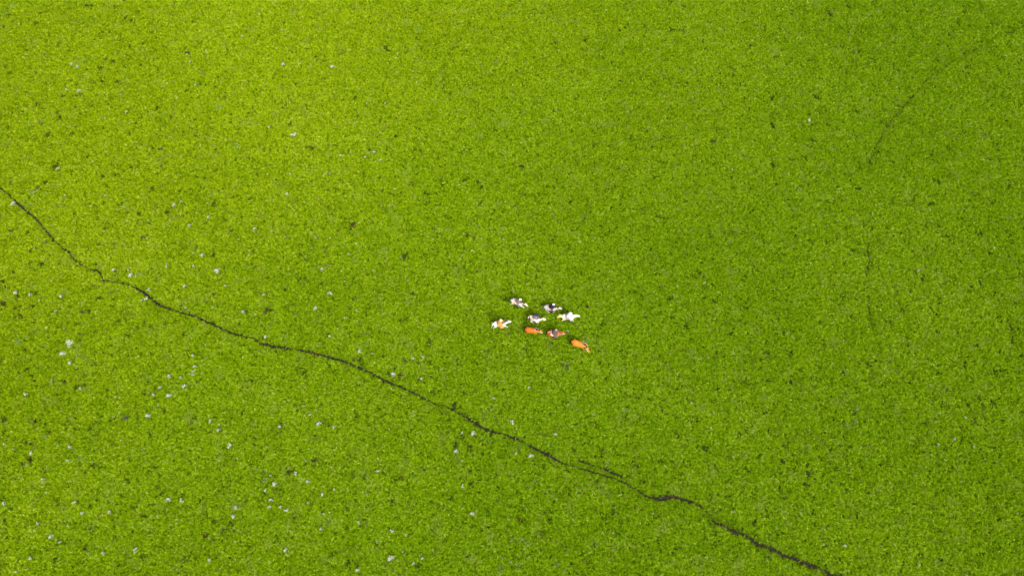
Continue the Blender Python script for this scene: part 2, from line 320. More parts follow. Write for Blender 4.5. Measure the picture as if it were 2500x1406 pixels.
DARK = [(1650,481,7),(1677,801,8),(1592,644,6),(1806,783,7),(1902,624,6),(2123,245,7),(1740,345,11),(1390,260,6),(2437,170,7),(2360,165,6),(51,14,6),(20,38,8),(91,57,7),(100,33,8),(211,14,8),(221,15,10),(302,2,7),(306,45,7),(299,52,6),(319,51,6),(256,62,7),(250,79,9),(269,80,7),(146,108,9),(66,125,9),(184,132,7),
(317,111,8),(277,150,8),(286,201,10),(13,164,9),(154,236,9),(187,234,9),(249,199,7),(226,261,7),(341,31,6),(140,276,10),(196,279,8),(313,269,8),(382,268,8),(455,222,6),(943,116,9),
(945,124,9),(700,29,6),(867,240,9),(672,182,7),(698,257,6),(117,328,10),(176,328,12),(83,343,8),(144,393,9),(133,409,11),(174,385,7),(215,383,7),(109,445,9),(284,427,9),(251,431,9),
(323,408,7),(314,328,7),(221,496,8),(231,502,9),(327,501,7),(372,460,8),(210,473,7),(483,348,7),(711,303,7),(874,284,8),(967,334,6),(942,396,7),(609,485,8),(522,501,10),(530,418,7),
(801,466,8),(816,460,6),(761,361,8),(745,680,9),(732,684,8),(785,694,8),(618,617,10),(732,622,9),(626,652,8),(798,605,7),(480,603,8),(826,590,7),(184,524,9),(340,523,11),(40,753,9),
(21,702,7),(5,687,8),(51,773,11),(75,748,9),(203,669,5),(367,798,8),(316,820,7),(290,785,7),(370,866,9),(94,711,7),(245,725,8),(185,946,9),(262,954,10),(28,956,7),(240,1060,8),
(219,1050,8),(402,1003,8),(64,1078,9),(82,1082,10),(13,1050,8),(11,1020,9),(232,1136,7),(311,1170,9),(385,1189,9),(364,1234,9),(329,1240,8),(348,1354,9),(132,1369,9),(217,1234,7),
(14,1269,8),(364,1301,8),(239,1193,8),(352,1260,7),(140,1220,8),(767,1137,8),(701,1156,8),(798,1038,7),(868,1009,6),(763,1126,7),(571,1277,9),(634,1218,9),(600,1223,9),(676,1233,9),
(712,1310,7),(892,1162,9),(848,1375,9),(520,1313,9),(1147,1152,9),(1152,1184,7),(1105,1216,8),(1187,1241,7),(1331,1253,9),(1342,1269,6),(1477,1265,7),(1496,1253,8),(1260,1358,7),
(1025,1380,8),(1005,1157,8),(1083,452,9),(1139,441,7),(986,624,9),(1166,448,7),(934,466,7),(1193,960,9),(1140,960,8),(1110,991,8),(1110,1091,8),(1470,1102,10),(1325,905,8),
(1548,1130,9),(1610,1125,8),(1592,1125,6),(1720,1092,8),(1728,1096,6),(1915,1083,9),(1915,1124,11),(1905,1155,10),(1975,1155,11),(1965,1182,13),(2025,1130,9),(2040,1143,9),(2070,1159,8),
(2028,1177,8),(1780,1118,8),(2314,987,8),(2362,991,9),(2298,988,7),(2258,1035,9),(2347,1045,12),(2300,1049,8),(2426,1093,9),(2400,993,9),(2427,985,11),(2445,1028,9),(2310,1090,8),
(2176,790,11),(2232,484,9),(2025,495,8),(2276,499,9),(1978,313,6),(1885,240,7),(1206,316,6),(2258,673,7),(2333,684,7),(2365,711,9),(2188,718,8),(2003,787,9),(2232,663,8),(865,875,12),
(1050,833,8),(740,913,8),(1841,1278,9),(1873,1257,7),(1915,1218,9),(2070,1194,8),(1527,1262,8),(1583,1279,7)]
BROWN = [(248,166,9),(91,253,8),(147,286,9),(862,550,14),(522,625,8),(523,720,10),(654,759,9),(866,727,7),(858,759,7),(408,521,8),(67,569,8),(76,611,9),(102,645,8),(7,740,10),(42,728,9),
(217,760,9),(230,699,9),(402,787,10),(355,787,8),(381,820,8),(63,853,9),(236,811,8),(277,1082,10),(87,1033,10),(120,1058,8),(53,1140,9),(74,1125,8),(85,930,8),(157,930,9),(162,1029,8),
(467,1032,8),(209,1337,9),(247,1254,8),(589,952,8),(609,928,7),(849,1114,10),(771,1121,8),(670,1200,8),(525,1277,9),(979,1165,10),(503,1307,8),(1324,1299,8),(1269,1268,8),(1144,575,8),
(1274,406,6),(997,565,7),(1148,1092,9),(978,916,15),(985,881,7),(1650,1055,7),(1657,920,7),(1788,1138,7),(1133,1069,6),(2200,754,7),(1434,748,8)]
PURPLE = [(10,65,8),(259,145,8),(461,128,8),(393,365,8),(393,384,7),(395,406,9),(296,500,8),(93,457,7),(27,445,7),(27,567,9),(255,560,8),(282,597,8),(349,578,9),(365,546,6),(113,592,8),
(644,769,8),(199,763,7),(307,1019,11),(447,1366,7),(457,1366,6),(636,935,6),(56,1130,7),(1385,893,9)]

def px_m(px, py):
    x, y = at(px, py); x2, y2 = at(px + 1, py); return math.hypot(x2 - x, y2 - y)

PLANTS = []
for kind, L_ in (("white", WHITE), ("pale", PALE), ("yellow", YELLOW), ("dark", DARK), ("brown", BROWN), ("purple", PURPLE)):
    for (px, py, s_) in L_:
        hz = .14
        x, y = at(px, py, hz); PLANTS.append((kind, px, py, s_, x, y, s_ * px_m(px, py) / 2))

def leafy(seed, R0, H, n, lw, ll, flat=.5):
    """a mound of small leaves on short stalks, unit radius R0"""
    rnd = random.Random(seed); V, F, T = [], [], []
    for i in range(n):
        a = rnd.uniform(0, 6.283); r = R0 * math.sqrt(rnd.random()) * (0.8 + .35 * math.sin(3 * a + seed) ); h = H * (1 - (r / R0) ** 2 * .6) * rnd.uniform(.45, 1)
        b = a + rnd.uniform(-1.2, 1.2); l = ll * rnd.uniform(.6, 1.3); wd = lw * rnd.uniform(.6, 1.3); up = rnd.uniform(-.2, flat)
        c = Vector((r * math.cos(a), r * math.sin(a), h)); d = Vector((math.cos(b), math.sin(b), up)).normalized(); s = Vector((-math.sin(b), math.cos(b), rnd.uniform(-.3, .3))).normalized()
        k = len(V); V += [c, c + d * l * .45 + s * wd, c + d * l + Vector((0, 0, -.15 * l)), c + d * l * .45 - s * wd]; F.append((k, k + 1, k + 2, k + 3)); T.append(rnd.random())
        if i % 3 == 0:   # stalk
            k = len(V); f = Vector((r * .5 * math.cos(a), r * .5 * math.sin(a), 0)); V += [f, f + s * .008, c + s * .004, c]; F.append((k, k + 1, k + 2, k + 3)); T.append(.1)
    return V, F, T

def heads(seed, R0, H, n, size):
    """flat-topped florets: little seven-sided cups"""
    rnd = random.Random(seed); V, F, T = [], [], []
    lobes = [(0, 0, .4 * R0)] + [(rnd.uniform(0, 6.28), rnd.uniform(.3, .55) * R0, rnd.uniform(.28, .45) * R0) for _ in range(4)]
    for i in range(n):
        a, rr, sp = lobes[i % 5]
        x = rr * math.cos(a) + rnd.gauss(0, .6) * sp; y = rr * math.sin(a) + rnd.gauss(0, .6) * sp; r = math.hypot(x, y)
        if r > R0: x *= R0 / r; y *= R0 / r; r = R0
        z = H * (1 - .35 * (r / R0) ** 2) * rnd.uniform(.88, 1.08); q = size * rnd.uniform(.6, 1.25); tx, ty = rnd.uniform(-.3, .3), rnd.uniform(-.3, .3)
        k = len(V); V.append((x, y, z + .01)); t = rnd.random()
        for j in range(7):
            p = j * 6.283 / 7; V.append((x + q * math.cos(p), y + q * math.sin(p), z + q * (tx * math.cos(p) + ty * math.sin(p)) - .006))
        V.append((x, y, z - .05))
        for j in range(7): F.append((k, k + 1 + j, k + 1 + (j + 1) % 7)); T.append(t); F.append((k + 8, k + 1 + (j + 1) % 7, k + 1 + j)); T.append(t)
    return V, F, T

M_WHITE = leaf_mat("white_florets", ((.22, .26, .13), (.35, .38, .25), (.45, .47, .36), (.57, .58, .49)), .2)
M_HERB = leaf_mat("herb_leaves", ((.05, .09, .01), (.10, .16, .02), (.15, .22, .04), (.2, .28, .08)), .35)
M_PALE = leaf_mat("pale_leaves", ((.10, .17, .03), (.16, .25, .05), (.24, .34, .09), (.40, .48, .24)), .3)
M_YEL = leaf_mat("yellow_leaves", ((.15, .21, .003), (.25, .36, .004), (.33, .44, .006), (.40, .50, .03)), .45)
M_DARK = leaf_mat("dark_leaves", ((.018, .030, .005), (.042, .066, .008), (.07, .11, .010), (.11, .16, .02)), .25)
M_BROWN = leaf_mat("brown_leaves", ((.026, .020, .006), (.058, .038, .012), (.09, .06, .018), (.14, .10, .03)), .25)
M_PURP = leaf_mat("purple_leaves", ((.025, .022, .016), (.06, .052, .045), (.10, .085, .08), (.20, .17, .17)), .25)

VAR = {}
for i in range(5):
    VAR["white", i] = (np_mesh("foliage", *leafy(i, 1, .55, 110, .055, .24)), np_mesh("flower_heads", *heads(i + 20, .92, .72, 54, .10)))
    VAR["whitebig", i] = (np_mesh("foliage", *leafy(i, 1, .36, 220, .035, .15)), np_mesh("flower_heads", *heads(i + 20, .95, .46, 150, .068)))
    VAR["pale", i] = (np_mesh("foliage", *leafy(i + 40, 1, .5, 190, .06, .2, .2)), None)
    VAR["yellow", i] = (np_mesh("foliage", *leafy(i + 60, .8, .6, 90, .035, .6, .9)), None)
    for k in ("dark", "brown", "purple"):
        VAR[k, i] = (np_mesh("foliage", *leafy(i + 80 + len(k), 1, .45, 170, .085, .26, .35)), None)
for (k, i), (a, b) in VAR.items():
    mm = {"white": M_HERB, "whitebig": M_HERB, "pale": M_PALE, "yellow": M_YEL, "dark": M_DARK, "brown": M_BROWN, "purple": M_PURP}[k]
    a.materials.append(mm)
    if b: b.materials.append(M_WHITE)

WORDS = {"white": ("white_flower_clump", "white flower clump", "flower clump", "white flower clumps scattered over the meadow"),
         "pale": ("pale_herb", "pale grey-green herb", "herb", "pale herbs scattered over the meadow"),
         "yellow": ("bright_tussock", "bright yellow-green tussock", "tussock", "bright tussocks in the meadow"),
         "dark": ("dark_weed", "dark weed tuft", "weed", "dark weed tufts in the meadow"),
         "brown": ("brown_weed", "brown weed tuft", "weed", "brown weed tufts in the meadow"),
         "purple": ("purple_weed", "grey-purple weed tuft", "weed", "purple weed tufts in the meadow")}
def size_word(s): return "tiny" if s < 5.5 else "small" if s < 8.5 else "mid-sized" if s < 12.5 else "large"
XS = np.array([t[0] for t in TRAIL]); YS = np.array([t[1] for t in TRAIL])
def place_words(px, py):
    c = ("far left", "left", "left of centre", "right of centre", "right", "far right")[min(5, int(px / 2500 * 6))]
    r = ("top edge", "upper meadow", "middle meadow", "lower meadow", "bottom edge")[min(4, max(0, int(py / 1406 * 5)))]
    side = "above the trail" if py < np.interp(px, XS, YS) else "below the trail"
    return r, c, side
buckets = {}
for P in PLANTS:
    r, c, sd_ = place_words(P[1], P[2]); buckets.setdefault((P[0], size_word(P[3]), r, c, sd_), []).append(P)
ORD = ["leftmost", "second from left", "third from left", "fourth from left", "fifth from left", "sixth from left", "seventh from left", "eighth from left", "ninth from left", "tenth from left", "eleventh from left", "twelfth from left"]
ORDR = ["rightmost"] + [o.replace("left", "right") for o in ORD[1:]]
rnd = random.Random(5)
for key, members in buckets.items():
    members.sort(key=lambda p: p[1]); N = len(members)
    for j, (kind, px, py, s_, x, y, rad) in enumerate(members):
        nm, words, cat, grp = WORDS[kind]
        lab = f"{key[1]} {words}, {key[2]} {key[3]}, {key[4]}"
        if N > 1:
            o_ = ORD[j] if j <= (N - 1) // 2 else ORDR[N - 1 - j]
            lab += f", {o_}"
        vk = "whitebig" if (kind == "white" and s_ >= 16) else kind
        fo, hd = VAR[vk, rnd.randrange(5)]
        o = link(nm, fo); o.location = (x, y, 0); o.rotation_euler = (0, 0, rnd.uniform(0, 6.28))
        k = rad * {"white": 1.4, "pale": 1.25, "yellow": 1.3}.get(kind, 1.38)
        zz = (.28 + .08 * rnd.random()) / .5
        o.scale = (k, k, zz * (1 if kind in ("white", "pale", "yellow") else .9)); tag(o, lab, cat, grp)
        if hd:
            h = link("flower_heads", hd, None, o)

# ------------------------------------------------------------------ grass: blades and small leaves, one mass
def sward(seed, leafyness):
    rnd = random.Random(seed); V, F, T = [], [], []
    nb = 120
    sub = [(rnd.uniform(-.27, .27), rnd.uniform(-.27, .27), rnd.random(), rnd.uniform(0, 6.28), rnd.uniform(.78, 1.18)) for _ in range(14)]
    for i in range(nb):
        cx, cy, tone, lean, tall = sub[i % 14]
        x, y = cx + rnd.gauss(0, .05), cy + rnd.gauss(0, .05); b = rnd.uniform(0, 6.283) if rnd.random() < .6 else lean + rnd.uniform(-.6, .6)
        t = min(1, max(0, tone * .5 + rnd.uniform(-.15, .55)))
        if rnd.random() < leafyness:
            h = rnd.uniform(.08, .25) * tall; l = rnd.uniform(.06, .11); wd = rnd.uniform(.018, .034); d = Vector((math.cos(b), math.sin(b), rnd.uniform(.1, 1.3))).normalized(); s = Vector((-math.sin(b), math.cos(b), rnd.uniform(-.35, .35)))
            c = Vector((x, y, h)); k = len(V); V += [c, c + d * l * .5 + s * wd, c + d * l, c + d * l * .5 - s * wd]; F.append((k, k + 1, k + 2, k + 3)); T.append(t)
        else:
            l = rnd.uniform(.20, .36) * tall; wd = rnd.uniform(.010, .017); lean_ = rnd.uniform(.12, .75)
            if rnd.random() < .07: l *= 1.5; t = min(1, t + .35); lean_ = 1.1; wd *= 1.25
            d = Vector((math.cos(b), math.sin(b), 0)); s = Vector((-math.sin(b), math.cos(b), 0)); c = Vector((x, y, 0))
            m = c + d * l * .35 * lean_ + Vector((0, 0, l * .55)); e = c + d * l * (.15 + .8 * lean_) + Vector((0, 0, l * (.95 - .5 * lean_)))
            k = len(V); V += [c - s * wd * .7, c + s * wd * .7, m + s * wd, m - s * wd, e]; F += [(k, k + 1, k + 2, k + 3), (k + 3, k + 2, k + 4)]; T += [t, t]
    if seed == 114:      # a small pale bloom among the blades
        for i in range(26):
            a, r = rnd.uniform(0, 6.283), .13 * math.sqrt(rnd.random()); c = Vector((r * math.cos(a), r * math.sin(a), rnd.uniform(.22, .32))); q = rnd.uniform(.014, .026)
            k = len(V); V += [c + Vector((q, 0, 0)), c + Vector((0, q, .004)), c + Vector((-q, 0, 0)), c + Vector((0, -q, -.004))]; F.append((k, k + 1, k + 2, k + 3)); T.append(4.0)
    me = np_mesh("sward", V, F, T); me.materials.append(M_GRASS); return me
vcol = bpy.data.collections.new("sward_kinds")      # not linked: only the pattern the grass repeats
NV = 15
for i in range(NV):
    o = bpy.data.objects.new(f"sward_{i:02d}", sward(100 + i, .12 if i < 7 else .6)); vcol.objects.link(o)

rs = np.random.RandomState(3)
SP = 0.335
xs = np.arange(-100, 100, SP); ys = np.arange(-8, 90, SP)
X, Y = np.meshgrid(xs, ys); X = X.ravel() + rs.uniform(-.2, .2, X.size); Y = Y.ravel() + rs.uniform(-.2, .2, Y.size)
# keep what lies inside the camera's footprint plus a wide margin
(bx, by), (tx, ty) = at(2500, 1406), at(2500, 0)
half = bx + (Y - by) * (tx - bx) / (ty - by) + 9
keep = (np.abs(X) < half) & (Y > by - 7) & (Y < ty + 9)
X, Y = X[keep], Y[keep]
# soil shows along the trails
d2 = np.full(X.size, 9.0)
order = np.argsort(TRALL[:, 0]); TS = TRALL[order]
lo = np.searchsorted(TS[:, 0], X - 1.0); hi = np.searchsorted(TS[:, 0], X + 1.0)
for i in np.nonzero(hi > lo)[0]:
    q = TS[lo[i]:hi[i]]; dd = np.hypot(q[:, 0] - X[i], q[:, 1] - Y[i]) - q[:, 2] * .5; d2[i] = dd.min()
keep = d2 > .33
# a fringe of small tufts closes in to the bare soil
fr = []
for i in range(TRALL.shape[0]):
    for _ in range(7):
        r_ = TRALL[i, 2] * .5 + rs.uniform(.07, .55); th = rs.uniform(0, 6.283); fr.append((TRALL[i, 0] + r_ * math.cos(th), TRALL[i, 1] + r_ * math.sin(th)))
fr = np.array(fr); lo2 = np.searchsorted(TS[:, 0], fr[:, 0] - .8); hi2 = np.searchsorted(TS[:, 0], fr[:, 0] + .8)
fd = np.array([(np.hypot(TS[a_:b_, 0] - q[0], TS[a_:b_, 1] - q[1]) - TS[a_:b_, 2] * .5).min() for q, a_, b_ in zip(fr, lo2, hi2)])
fr = fr[fd > .02 + .13 * rs.uniform(0, 1, len(fd))]; fr = fr[rs.uniform(0, 1, len(fr)) < .9]
NF = len(fr); big = np.nonzero(keep)[0]
X = np.concatenate([X[big], fr[:, 0]]); Y = np.concatenate([Y[big], fr[:, 1]]); isf = np.concatenate([np.zeros(len(big), bool), np.ones(NF, bool)]); keep = np.ones(X.size, bool)
# room round the separate plants
PP = np.array([(p[4], p[5], p[6], 1.0 if p[0] in ("dark", "brown", "purple") else .45) for p in PLANTS])
for (a, b, r_, f_) in PP:
    k = np.abs(X - a) < 1.2; idx = np.nonzero(k)[0]
    dd = np.hypot(X[idx] - a, Y[idx] - b); keep[idx[dd < r_ * f_ * .95 + .12 * f_]] = False
# gaps between tufts: more of them to the right
nz = np.array([mnoise.noise(Vector((x * .9, y * .9, 4.0))) + .5 * mnoise.noise(Vector((x * 2.1, y * 2.1, 8.0))) for x, y in zip(X, Y)])
thr = -.77 + .20 * np.clip((X + 20) / 80, 0, 1)
keep &= (nz > thr) | isf
X, Y, nz, isf = X[keep], Y[keep], nz[keep], isf[keep]
n = X.size
print("sward pieces", n)
me = bpy.data.meshes.new("grass"); me.vertices.add(n)
co = np.zeros((n, 3), dtype=np.float32); co[:, 0] = X; co[:, 1] = Y; me.vertices.foreach_set("co", co.ravel())
rot = np.zeros((n, 3), dtype=np.float32); rot[:, 2] = rs.uniform(0, 6.283, n); rot[:, 0] = rs.uniform(-.12, .12, n); rot[:, 1] = rs.uniform(-.12, .12, n)
sc_ = (rs.uniform(.8, 1.15, n) + .25 * nz).astype(np.float32)
mixn = np.array([mnoise.noise(Vector((x * .12, y * .12, 40.0))) for x, y in zip(X, Y)])
pl = np.clip(.42 + X / 110 + mixn * .6, .08, .95)
idx = np.where(rs.uniform(0, 1, n) < pl, rs.randint(7, 14, n), rs.randint(0, 7, n)).astype(np.int32)
idx[rs.uniform(0, 1, n) < .006 + .004 * (X < 0)] = 14
a = me.attributes.new("rot", 'FLOAT_VECTOR', 'POINT'); a.data.foreach_set("vector", rot.ravel())
S3 = np.repeat(np.clip(sc_, .55, 1.5)[:, None], 3, 1).astype(np.float32); S3[isf] *= np.array([.36, .36, .66], dtype=np.float32)
a = me.attributes.new("scl", 'FLOAT_VECTOR', 'POINT'); a.data.foreach_set("vector", S3.ravel())
a = me.attributes.new("idx", 'INT', 'POINT'); a.data.foreach_set("value", idx)
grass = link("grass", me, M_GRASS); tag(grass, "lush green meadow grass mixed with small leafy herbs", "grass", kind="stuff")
ng = bpy.data.node_groups.new("sward_spread", 'GeometryNodeTree')
ng.interface.new_socket("Geometry", in_out='INPUT', socket_type='NodeSocketGeometry'); ng.interface.new_socket("Geometry", in_out='OUTPUT', socket_type='NodeSocketGeometry')
gi = ng.nodes.new("NodeGroupInput"); go = ng.nodes.new("NodeGroupOutput")
mp = ng.nodes.new("GeometryNodeMeshToPoints"); ip = ng.nodes.new("GeometryNodeInstanceOnPoints"); ci = ng.nodes.new("GeometryNodeCollectionInfo")
ci.inputs["Collection"].default_value = vcol; ci.inputs["Separate Children"].default_value = True; ci.inputs["Reset Children"].default_value = True
def na(nm, ty):
    q = ng.nodes.new("GeometryNodeInputNamedAttribute"); q.data_type = ty; q.inputs[0].default_value = nm; return q.outputs[0]
ip.inputs["Pick Instance"].default_value = True
ng.links.new(gi.outputs[0], mp.inputs[0]); ng.links.new(mp.outputs[0], ip.inputs["Points"]); ng.links.new(ci.outputs[0], ip.inputs["Instance"])
ng.links.new(na("idx", 'INT'), ip.inputs["Instance Index"])
er = ng.nodes.new("FunctionNodeEulerToRotation"); ng.links.new(na("rot", 'FLOAT_VECTOR'), er.inputs[0]); ng.links.new(er.outputs[0], ip.inputs["Rotation"])
ng.links.new(na("scl", 'FLOAT_VECTOR'), ip.inputs["Scale"]); ng.links.new(ip.outputs[0], go.inputs[0])
gm = grass.modifiers.new("spread", 'NODES'); gm.node_group = ng

# ------------------------------------------------------------------ horses
TRUNK = [(-.74, 1.13, .13, .15), (-.62, 1.14, .235, .25), (-.44, 1.13, .27, .285), (-.2, 1.07, .265, .275), (.04, 1.03, .285, .30), (.28, 1.04, .27, .325), (.46, 1.08, .225, .30), (.60, 1.10, .165, .22)]
def trunk_at(x):
    T_ = np.array(TRUNK); return [float(np.interp(x, T_[:, 0], T_[:, k])) for k in (1, 2, 3)]
# legs: (x, z) of stifle/elbow, hock/knee, fetlock, hoof
POSE = {
 'reach': dict(hn=[(-.46, .78), (-.74, .52), (-.80, .20), (-.84, .09)], hf=[(-.34, .76), (-.62, .48), (-.55, .14), (-.49, .05)], fn=[(.46, .82), (.80, .68), (.94, .40), (1.02, .30)], ff=[(.42, .80), (.72, .56), (.50, .36), (.40, .40)]),
 'gather': dict(hn=[(-.28, .76), (-.46, .46), (-.14, .22), (-.05, .13)], hf=[(-.36, .76), (-.64, .50), (-.50, .14), (-.43, .05)], fn=[(.44, .80), (.52, .45), (.44, .12), (.50, .05)], ff=[(.44, .80), (.78, .62), (.60, .34), (.50, .30)]),
 'stride': dict(hn=[(-.36, .78), (-.66, .50), (-.66, .14), (-.60, .05)], hf=[(-.30, .78), (-.50, .48), (-.30, .16), (-.22, .06)], fn=[(.44, .80), (.66, .50), (.74, .18), (.80, .09)], ff=[(.42, .80), (.42, .44), (.30, .13), (.35, .05)]),
}
def yawpt(x, y, z, piv, yaw):
    dx, dy = x - piv[0], y - piv[1]; c, s = math.cos(yaw), math.sin(yaw); return (piv[0] + dx * c - dy * s, piv[1] + dx * s + dy * c, z)
def neck_line(yaw, drop):
    """neck and head points: curve with the turn spread along the neck"""
    base = [(.40, 1.14), (.62, 1.27), (.82, 1.41), (.98, 1.49)]; head = [(1.02, 1.50), (1.14, 1.42), (1.28, 1.31), (1.40, 1.20)]
    o, c = [], []
    for i, (x, z) in enumerate(base):
        q = max(0, i / 3); p = yawpt(x, 0, z - drop * q, (.45, 0), yaw * q * .75); o.append(p)
    for i, (x, z) in enumerate(head):
        p = yawpt(x, 0, z - drop * (1 + .12 * i), (.45, 0), yaw * (.78 + .06 * i)); c.append(p)
    return o, c

def horse(coat, mane_m, tail_m, hoof_m, pose, yaw=0, drop=0.0, tail='flow', name="horse", strap=None, tack=None, saddle=None, saddle_m=None, blanket_m=None, rope_m=None, reins_to=None, leg_m=None):
    b = MB()
    b.loft([(x, 0, z, a, r) for x, z, a, r in TRUNK], n=16)
    b.ball((-.46, .11, 1.14), .24, .17, .25); b.ball((-.46, -.11, 1.14), .24, .17, .25)   # quarters
    b.ball((.42, .12, 1.02), .17, .12, .26); b.ball((.42, -.12, 1.02), .17, .12, .26)     # shoulders
    b.loft([(.10, 0, 1.16, .10, .16), (.34, 0, 1.26, .09, .15), (.5, 0, 1.26, .08, .14)])  # withers
    nk, hd = neck_line(yaw, drop)
    b.loft([(*nk[0], .185, .28), (*nk[1], .15, .22), (*nk[2], .115, .17), (*nk[3], .09, .135)], lat=(-math.sin(yaw * .5), math.cos(yaw * .5), 0))
    b.loft([(*hd[0], .092, .125), (*hd[1], .095, .13), (*hd[2], .068, .09), (*hd[3], .056, .066)], lat=(-math.sin(yaw), math.cos(yaw), 0))
    lat = Vector((-math.sin(yaw * .85), math.cos(yaw * .85), 0)); top = Vector(hd[0])
    for s in (1, -1):   # ears, nostrils
        e = top + lat * (s * .055) + Vector((-.01, 0, .10)); b.loft([(*e, .028, .02), (*(e + Vector((.0, 0, .07)) + lat * s * .012), .022, .012), (*(e + Vector((.015, 0, .12)) + lat * s * .006), .008, .006)], n=8)
        e = Vector(hd[3]) + lat * (s * .028) + Vector((0, 0, .01)); b.ball(e, .03, .022, .03)
        e = Vector(hd[1]) + lat * (s * .078) + Vector((-.01, 0, .04)); b.ball(e, .035, .018, .025)
    P = POSE[pose]
    for k, sy in (('hn', -1), ('hf', 1)):
        st, ho, fe, hf = P[k]; y = .15 * sy
        b.loft([(-.50, y, 1.08, .13, .20), ((-.5 + st[0]) / 2 + .01, y * 1.05, (1.08 + st[1]) / 2, .115, .17), (st[0], y, st[1], .09, .115), ((st[0] + ho[0]) / 2, y, (st[1] + ho[1]) / 2, .065, .082), (ho[0], y, ho[1], .045, .058),
                ((ho[0] + fe[0]) / 2, y, (ho[1] + fe[1]) / 2, .033, .04), (fe[0], y, fe[1], .04, .042), ((fe[0] + hf[0]) / 2, y, (fe[1] + hf[1]) / 2 + .01, .034, .036)])
    for k, sy in (('fn', -1), ('ff', 1)):
        st, ho, fe, hf = P[k]; y = .14 * sy
        b.loft([(.44, y, 1.0, .10, .15), (st[0], y, st[1], .08, .105), ((st[0] + ho[0]) / 2, y, (st[1] + ho[1]) / 2, .06, .068), (ho[0], y, ho[1], .046, .05),
                ((ho[0] + fe[0]) / 2, y, (ho[1] + fe[1]) / 2, .03, .036), (fe[0], y, fe[1], .036, .04), ((fe[0] + hf[0]) / 2, y, (fe[1] + hf[1]) / 2 + .01, .032, .035)])
    me = b.bake("body", .026, 5)
    root = bpy.data.objects.new(name, None); COL.objects.link(root); root.empty_display_size = .3
    link("body", me, coat, root)
    for k, sy in (('hn', -1), ('hf', 1), ('fn', -1), ('ff', 1)):
        fe, hf = P[k][2], P[k][3]; y = (.15 if k[0] == 'h' else .14) * sy; d = Vector((hf[0] - fe[0], 0, hf[1] - fe[1])).normalized()
        h = MB().loft([(hf[0] - d.x * .03, y, hf[1] - d.z * .03, .042, .042), (hf[0] + d.x * .01, y, hf[1] + d.z * .01, .055, .055)], n=10); link("hoof", h.raw("hoof"), hoof_m, root)
    # mane: a crest of overlapping locks falling to the far side
    rn = random.Random(int(abs(yaw) * 100) + len(pose)); m = MB(); line = [Vector(p) for p in nk] + [Vector(hd[0])]; offs = (.25, .21, .165, .13, .12)
    for i in range(34):
        t = i / 33 * (len(line) - 1.001); j = int(t); q = t - j; p = line[j].lerp(line[j + 1], q); r = offs[j] * (1 - q) + offs[j + 1] * q
        a = line[j + 1] - line[j]; up = Vector((-a.z, 0, a.x)).normalized() if a.x > 0 else Vector((0, 0, 1)); up = Vector((up.x * .6, up.y, abs(up.z))).normalized()
        s = 1 if rn.random() < .8 else -1; c = p + up * r
        m.loft([(*(c - up * .03), .022, .022), (*(c + up * .035 + lat * (s * .05) + Vector((-.05, 0, 0))), .026, .02), (*(c + lat * (s * .125) + Vector((-.12, 0, -.07 - rn.random() * .06))), .012, .01)], n=6)
    m.loft([(*(Vector(hd[0]) + Vector((0, 0, .12))), .03, .02), (*(Vector(hd[1]) + Vector((-.02, 0, .12))), .022, .014)], n=6)
    link("mane", m.raw("mane"), mane_m, root)
    t = MB(); rn = random.Random(9)
    for i in range(26):
        a, bb = rn.gauss(0, 1), rn.gauss(0, 1)
        if tail == 'flow': pts = [(-.76, a * .02, 1.24 + bb * .015, .03), (-.93, a * .05, 1.25 + bb * .04, .035), (-1.10, a * .08, 1.14 + bb * .07, .032), (-1.24 - .06 * rn.random(), a * .10, .95 + bb * .09, .016)]
        elif tail == 'stream': pts = [(-.76, a * .02, 1.24 + bb * .015, .03), (-.93, a * .04 + .02, 1.25 + bb * .03, .034), (-1.1, a * .055 + .03, 1.16 + bb * .05, .03), (-1.26 - .08 * rn.random(), a * .06 - .03, .98 + bb * .06, .016)]
        else: pts = [(-.76, a * .02, 1.22 + bb * .015, .03), (-.88, a * .05, 1.12 + bb * .03, .036), (-.95, a * .075, .88 + bb * .04, .036), (-.97 - .04 * rn.random(), a * .08, .55 + bb * .06, .018)]
        t.loft([(*p[:3], p[3], p[3]) for p in pts], n=6)
    link("tail", t.raw("tail"), tail_m, root)
    def band(name, secs, w_, m_, th=.012):   # a strap: rings of points -> thin tube
        q = MB()
        for loop in secs: q.loft([(*p, w_, th) for p in loop], n=6)
        return link(name, q.raw(name), m_, root)
    if rope_m:
        H = [Vector(p) for p in hd]; L2 = Vector((-math.sin(yaw), math.cos(yaw), 0)); loops = []
        for c, ra, rb in ((H[2].lerp(H[3], .3), .068, .09), (H[0].lerp(H[1], .35), .096, .132)):
            loops.append([tuple(c + L2 * (ra * math.cos(k * .524)) + Vector((.35 * math.cos(yaw), .35 * math.sin(yaw), .93)) * (rb * math.sin(k * .524))) for k in range(13)])
        for s in (1, -1): loops.append([tuple(H[0].lerp(H[1], .35) + L2 * (s * .098)), tuple(H[1] + L2 * (s * .095) - Vector((0, 0, .02))), tuple(H[2].lerp(H[3], .3) + L2 * (s * .07))])
        end = reins_to or [(.30, .06, 1.46), (.30, -.06, 1.46)]
        for s, e in zip((1, -1), end):
            a = H[2].lerp(H[3], .4) + L2 * (s * .07); c = Vector(nk[2]) + lat * (s * .17) + Vector((0, 0, .02)); loops.append([tuple(a), tuple(a.lerp(c, .5) - Vector((0, 0, .02))), tuple(c), tuple(Vector(nk[1]) + Vector((0, s * .15, .16))), tuple(e)])
        band("bridle", loops, .012, rope_m)
